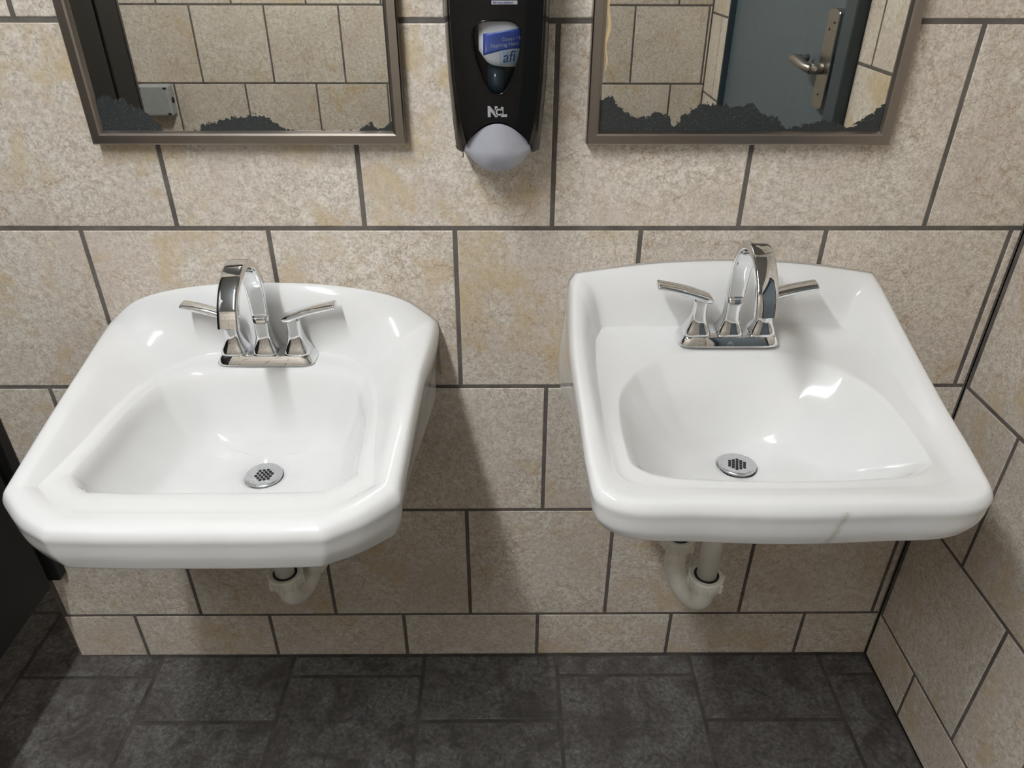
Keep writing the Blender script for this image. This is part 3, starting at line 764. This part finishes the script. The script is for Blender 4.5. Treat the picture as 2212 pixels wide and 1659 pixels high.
# ------------------------------------------------------------------ soap dispenser
DX = -0.0125
sd = thing('soap_dispenser', 'black wall soap dispenser with a grey push bar, between the mirrors', 'soap dispenser', (DX, 0, 0))
def wz(z):
    pts = [(1.190, .0600), (1.205, .0615), (1.24, .0650), (1.30, .0690), (1.36, .0708), (1.42, .0712), (1.47, .070)]
    for (a, b), (c, d) in zip(pts[:-1], pts[1:]):
        if z <= c: return b+(d-b)*max(0, (z-a))/(c-a)
    return pts[-1][1]
def pz(z):   # half width of the raised centre panel
    pts = [(1.19, .040), (1.225, .0475), (1.26, .0535), (1.30, .0580), (1.36, .0610), (1.47, .0630)]
    for (a, b), (c, d) in zip(pts[:-1], pts[1:]):
        if z <= c: return b+(d-b)*max(0, (z-a))/(c-a)
    return pts[-1][1]
def ysurf(x, z):
    x = abs(x); p, w_ = pz(z), wz(z); dz = -.012*max(0, (z-1.40)/.07)**2
    fl = .004*max(0, (1.30-z)/.1)
    if x <= p: return -(.1035 - .010*(x/p)**2 - fl*.5) - dz
    q = min(1, (x-p)/max(1e-4, w_-p))
    return -(.0905 - .0275*q**1.6 - fl*.5) - dz
def zbot(x):
    x = abs(x)
    if x >= .0505: return 1.2000 - .0*(x-.05)
    return 1.206 + (1.2465-1.206)*(1-(x/.0505)**1.9)
bm = bmesh.new()
NC, NR = 60, 40; cols_ = []
ZT = 1.475
for i in range(NC+1):
    s = -1+2*i/NC
    colv = []
    q = abs(s); xb = q/.8*pz(1.215) if q <= .8 else pz(1.2)+(q-.8)/.2*(wz(1.2)-pz(1.2)); zb0 = zbot(xb)
    for j in range(NR+1):
        z = zb0 + (ZT-zb0)*j/NR; q = abs(s)
        x = math.copysign(q/.8*pz(z) if q <= .8 else pz(z)+(q-.8)/.2*(wz(z)-pz(z)), s)
        colv.append(bm.verts.new((x, ysurf(x, z), z)))
    cols_.append(colv)
for a, b in zip(cols_[:-1], cols_[1:]):
    for j in range(NR): bm.faces.new((a[j], b[j], b[j+1], a[j+1]))
# flanks back to the wall, and the top
for colv in (cols_[0], cols_[-1]):
    back = [bm.verts.new((v.co.x*1.0, -.002, v.co.z)) for v in colv]
    for j in range(NR): bm.faces.new((colv[j], colv[j+1], back[j+1], back[j]))
    if colv is cols_[0]: bl = back
    else: brk = back
top = [c[-1] for c in cols_]
bm.faces.new(top + [brk[-1], bl[-1]])
bmesh.ops.recalc_face_normals(bm, faces=bm.faces[:])
body = obj('body', bm, MAT['black'], sd, angle=0.35, recalc=False)
# make sure the shell faces outwards before thickening it
cen = Vector((0, -.05, 1.34)); mid = body.data.polygons[len(body.data.polygons)//2]
if mid.normal.dot(mid.center-cen) < 0: body.data.flip_normals()
# window opening: a rounded shield
half = [(0, 1.3745), (.012, 1.3742), (.022, 1.3722), (.0295, 1.367), (.0330, 1.3575), (.0327, 1.346), (.0297, 1.331), (.0243, 1.3135), (.0175, 1.2975), (.010, 1.2868), (.004, 1.2832), (0, 1.2826)]
hc = catmull([(x, 0, z) for x, z in half], 4)
outl = [(p.x, p.z) for p in hc] + [(-p.x, p.z) for p in hc[-2:0:-1]]
bm = bmesh.new(); loft(bm, [[(x, -.14, z) for x, z in outl], [(x, -.055, z) for x, z in outl]])
bmesh.ops.recalc_face_normals(bm, faces=bm.faces[:])
mc = bpy.data.meshes.new('cut'); bm.to_mesh(mc); bm.free(); co = bpy.data.objects.new('cut', mc); COL.objects.link(co)
sm = body.modifiers.new('shell', 'SOLIDIFY'); sm.thickness = .003; sm.offset = -1
bo = body.modifiers.new('window', 'BOOLEAN'); bo.object = co; bo.operation = 'DIFFERENCE'; bo.solver = 'EXACT'
co.parent = sd
dg = bpy.context.evaluated_depsgraph_get(); dg.update()
nm = bpy.data.meshes.new_from_object(body.evaluated_get(dg)); body.modifiers.clear(); old = body.data; body.data = nm
bpy.data.objects.remove(co); bpy.data.meshes.remove(mc)
bm = bmesh.new(); bm.from_mesh(nm)
for e in bm.edges: e.smooth = not (len(e.link_faces) == 2 and e.calc_face_angle(0) > 0.32)
for f in bm.faces: f.smooth = True
bm.to_mesh(nm); bm.free()
# back plate
bm = bmesh.new(); box(bm, (0, -.004, 1.335), (.118, .006, .25), .002); obj('back_plate', bm, MAT['backp'], sd, smooth=False)
# bezel and pane
cx0, cz0 = 0, 1.333
bm = bmesh.new(); ring = [(x, ysurf(x, z)-.0003, z) for x, z in outl]
P = [Vector(p) for p in ring]; rings = []
for i, p in enumerate(P):
    tv = (P[(i+1) % len(P)]-P[i-1]).normalized(); nv = tv.cross(Vector((0, 1, 0))).normalized(); bv = tv.cross(nv)
    rings.append([p+(nv*math.cos(2*math.pi*k/8)+bv*math.sin(2*math.pi*k/8))*.0011 for k in range(8)])
loft(bm, rings+[rings[0]], False, False); bmesh.ops.remove_doubles(bm, verts=bm.verts[:], dist=1e-6)
bez = obj('window_bezel', bm, MAT['black'], sd)
bm = bmesh.new(); rings = []
for s, dy in ((1, .001), (.9, -.0005), (.7, -.001), (.4, -.0015), (.05, -.0018)):
    rings.append([(x*s, ysurf(x*s, cz0+(z-cz0)*s)+dy, cz0+(z-cz0)*s) for x, z in outl])
loft(bm, rings, False, True); obj('window_pane', bm, MAT['clear'], sd)
# soap pouch behind the pane
def by(x, z): return -.0955 + .9*(x+.0)**2*6 + .004*math.sin((z-1.33)*90+x*40)
def patch(pts_top, pts_bot, dy, rows_=8):
    """closed thin sheet between two polylines of equal length"""
    bm = bmesh.new(); F = []
    for j in range(rows_+1):
        q = j/rows_; F.append([(a[0]+(b[0]-a[0])*q, a[1]+(b[1]-a[1])*q) for a, b in zip(pts_bot, pts_top)])
    fr_ = [[bm.verts.new((x, by(x, z)+dy, z)) for x, z in r] for r in F]
    bk_ = [[bm.verts.new((x, by(x, z)+dy+(.012 if dy == 0 else .0003), z)) for x, z in r] for r in F]
    n = len(F[0])
    for G, fl in ((fr_, 1), (bk_, -1)):
        for a, b in zip(G[:-1], G[1:]):
            for i in range(n-1): bm.faces.new((a[i], a[i+1], b[i+1], b[i])[::fl])
    for j in range(rows_):
        bm.faces.new((fr_[j][0], fr_[j+1][0], bk_[j+1][0], bk_[j][0])); bm.faces.new((fr_[j][-1], bk_[j][-1], bk_[j+1][-1], fr_[j+1][-1]))
    for i in range(n-1):
        bm.faces.new((fr_[0][i], bk_[0][i], bk_[0][i+1], fr_[0][i+1])); bm.faces.new((fr_[-1][i], fr_[-1][i+1], bk_[-1][i+1], bk_[-1][i]))
    return bm
XS = [-.0245+.0625*i/12 for i in range(13)]
def pol(x, pts):
    for (a, b), (c, d) in zip(pts[:-1], pts[1:]):
        if x <= c: return b+(d-b)*max(0, (x-a))/(c-a)
    return pts[-1][1]
botb = [(-.0245, 1.338), (-.018, 1.329), (-.012, 1.322), (-.004, 1.3195), (.010, 1.3175), (.024, 1.317), (.04, 1.317)]
bag = obj('soap_pouch', patch([(x, 1.382) for x in XS], [(x, pol(x, botb)) for x in XS], 0), MAT['bag'], sd)
XS2 = [-.0185+.0565*i/12 for i in range(13)]
bt = [(-.0185, 1.357), (.0385, 1.366)]; bb = [(-.0185, 1.3315), (-.008, 1.334), (.006, 1.3372), (.02, 1.339), (.04, 1.339)]
obj('blue_label', patch([(x, pol(x, bt)) for x in XS2], [(x, pol(x, bb)) for x in XS2], -.0006), MAT['blue'], bag)
XS3 = [.004+.034*i/8 for i in range(9)]
obj('pale_print', patch([(x, pol(x, bb)-.0004) for x in XS3], [(x, 1.3205) for x in XS3], -.0006), MAT['pale'], bag)
def put_text(s, size, x, z, mat, parent, yy, rot=0.0, **kw):
    me = text_mesh(s, size, **kw); o = link('printed_text', me, mat, parent, (x, yy, z), smooth=False, rot=(0, -rot, 0)); return o
def label_text(s, size, x, z, mat, rot, name='printed_text', **kw):
    me = text_mesh(s, size, **kw)
    for v in me.vertices:
        X = x+v.co.x*math.cos(rot)-v.co.z*math.sin(rot); Z = z+v.co.x*math.sin(rot)+v.co.z*math.cos(rot)
        v.co = (X, by(X, Z)-.0010, Z)
    return link(name, me, mat, bag, smooth=False)
label_text('Ocean Mi', .0066, .0065, 1.3482, MAT['white'], .10, shear=.1)
label_text('Foaming Hand', .0066, -.0085, 1.3402, MAT['white'], .10, shear=.1)
label_text('afi', .0190, .0075, 1.3225, MAT['navy'], .08, shear=.25)
for i, (s, z) in enumerate((('', 0),)): pass
bm = bmesh.new(); tube(bm, [(-.001, -.078, 1.320), (-.001, -.078, 1.27)], .0125, 24); obj('pump_tube', bm, MAT['teal'], sd)
# logos on the cover
def cover_text(s, size, x, z, mat, name, **kw):
    me = text_mesh(s, size, **kw)
    for v in me.vertices:
        X, Z = x+v.co.x, z+v.co.z; v.co = (X, ysurf(X, Z)-.0004+v.co.y*.2, Z)
    return link(name, me, mat, sd, smooth=False)
cover_text('N', .0180, -.0135, 1.2545, MAT['greyp'], 'logo_letter', offset=.0012)
cover_text('L', .0165, .0046, 1.2545, MAT['greyp'], 'logo_letter', offset=.0010)
bm = bmesh.new(); dk = [(.0018+.0056*math.cos(i*math.pi/14), 1.2600+.0056*math.sin(i*math.pi/14)) for i in range(28)]
loft(bm, [[(x, ysurf(x, z)+.0002, z) for x, z in dk], [(x, ysurf(x, z)-.0006, z) for x, z in dk]]); obj('logo_disc', bm, MAT['black'], sd, smooth=False)
cover_text('C', .0118, -.0026, 1.2560, MAT['greyp'], 'logo_letter', offset=.0005, extrude=.0022)
cover_text('afi', .0330, -.0300, 1.3985, MAT['greyp'], 'cover_lettering', shear=.25)
bm = bmesh.new(); fr_ = []
XS4 = [-.0065+.0335*i/8 for i in range(9)]
loft(bm, [[(x, ysurf(x, 1.390)-.0004, 1.3930) for x in XS4]+[(x, ysurf(x, 1.392)-.0004, 1.3975) for x in XS4[::-1]],
          [(x, ysurf(x, 1.390)+.0004, 1.3930) for x in XS4]+[(x, ysurf(x, 1.392)+.0004, 1.3975) for x in XS4[::-1]]])
obj('logo_strip', bm, MAT['greyp'], sd, smooth=False)
cover_text('skin care solutions', .0036, -.0052, 1.3942, MAT['navy'], 'cover_lettering', extrude=.003)
# push bar (lens shaped)
bm = bmesh.new(); nu, nv = 32, 20; G = []; K = []
for j in range(nv+1):
    v = j/nv; row, rk = [], []
    for i in range(nu+1):
        u = -1+2*i/nu; x = u*.0498
        zt = 1.2055+.0385*(1-abs(u)**2.0); zb_ = 1.2055-.0335*(1-abs(u)**2.3)
        z = zb_+(zt-zb_)*v
        bulge = (1-u*u)
        y = -.078 - .023*bulge
        if v < .45: y += .020*((.45-v)/.45)**1.7*bulge
        row.append(bm.verts.new((x, y, z))); rk.append(bm.verts.new((x*.97, -.060, 1.2055+(z-1.2055)*.95)))
    G.append(row); K.append(rk)
for A, fl in ((G, 1), (K, -1)):
    for a, b in zip(A[:-1], A[1:]):
        for i in range(nu): bm.faces.new((a[i], a[i+1], b[i+1], b[i])[::fl])
for i in range(nu):
    bm.faces.new((G[0][i], K[0][i], K[0][i+1], G[0][i+1])); bm.faces.new((G[-1][i], G[-1][i+1], K[-1][i+1], K[-1][i]))
for j in range(nv):
    bm.faces.new((G[j][0], G[j+1][0], K[j+1][0], K[j][0])); bm.faces.new((G[j][-1], K[j][-1], K[j+1][-1], G[j+1][-1]))
bmesh.ops.remove_doubles(bm, verts=bm.verts[:], dist=1e-6)
obj('push_bar', bm, MAT['push'], sd, angle=0.6)
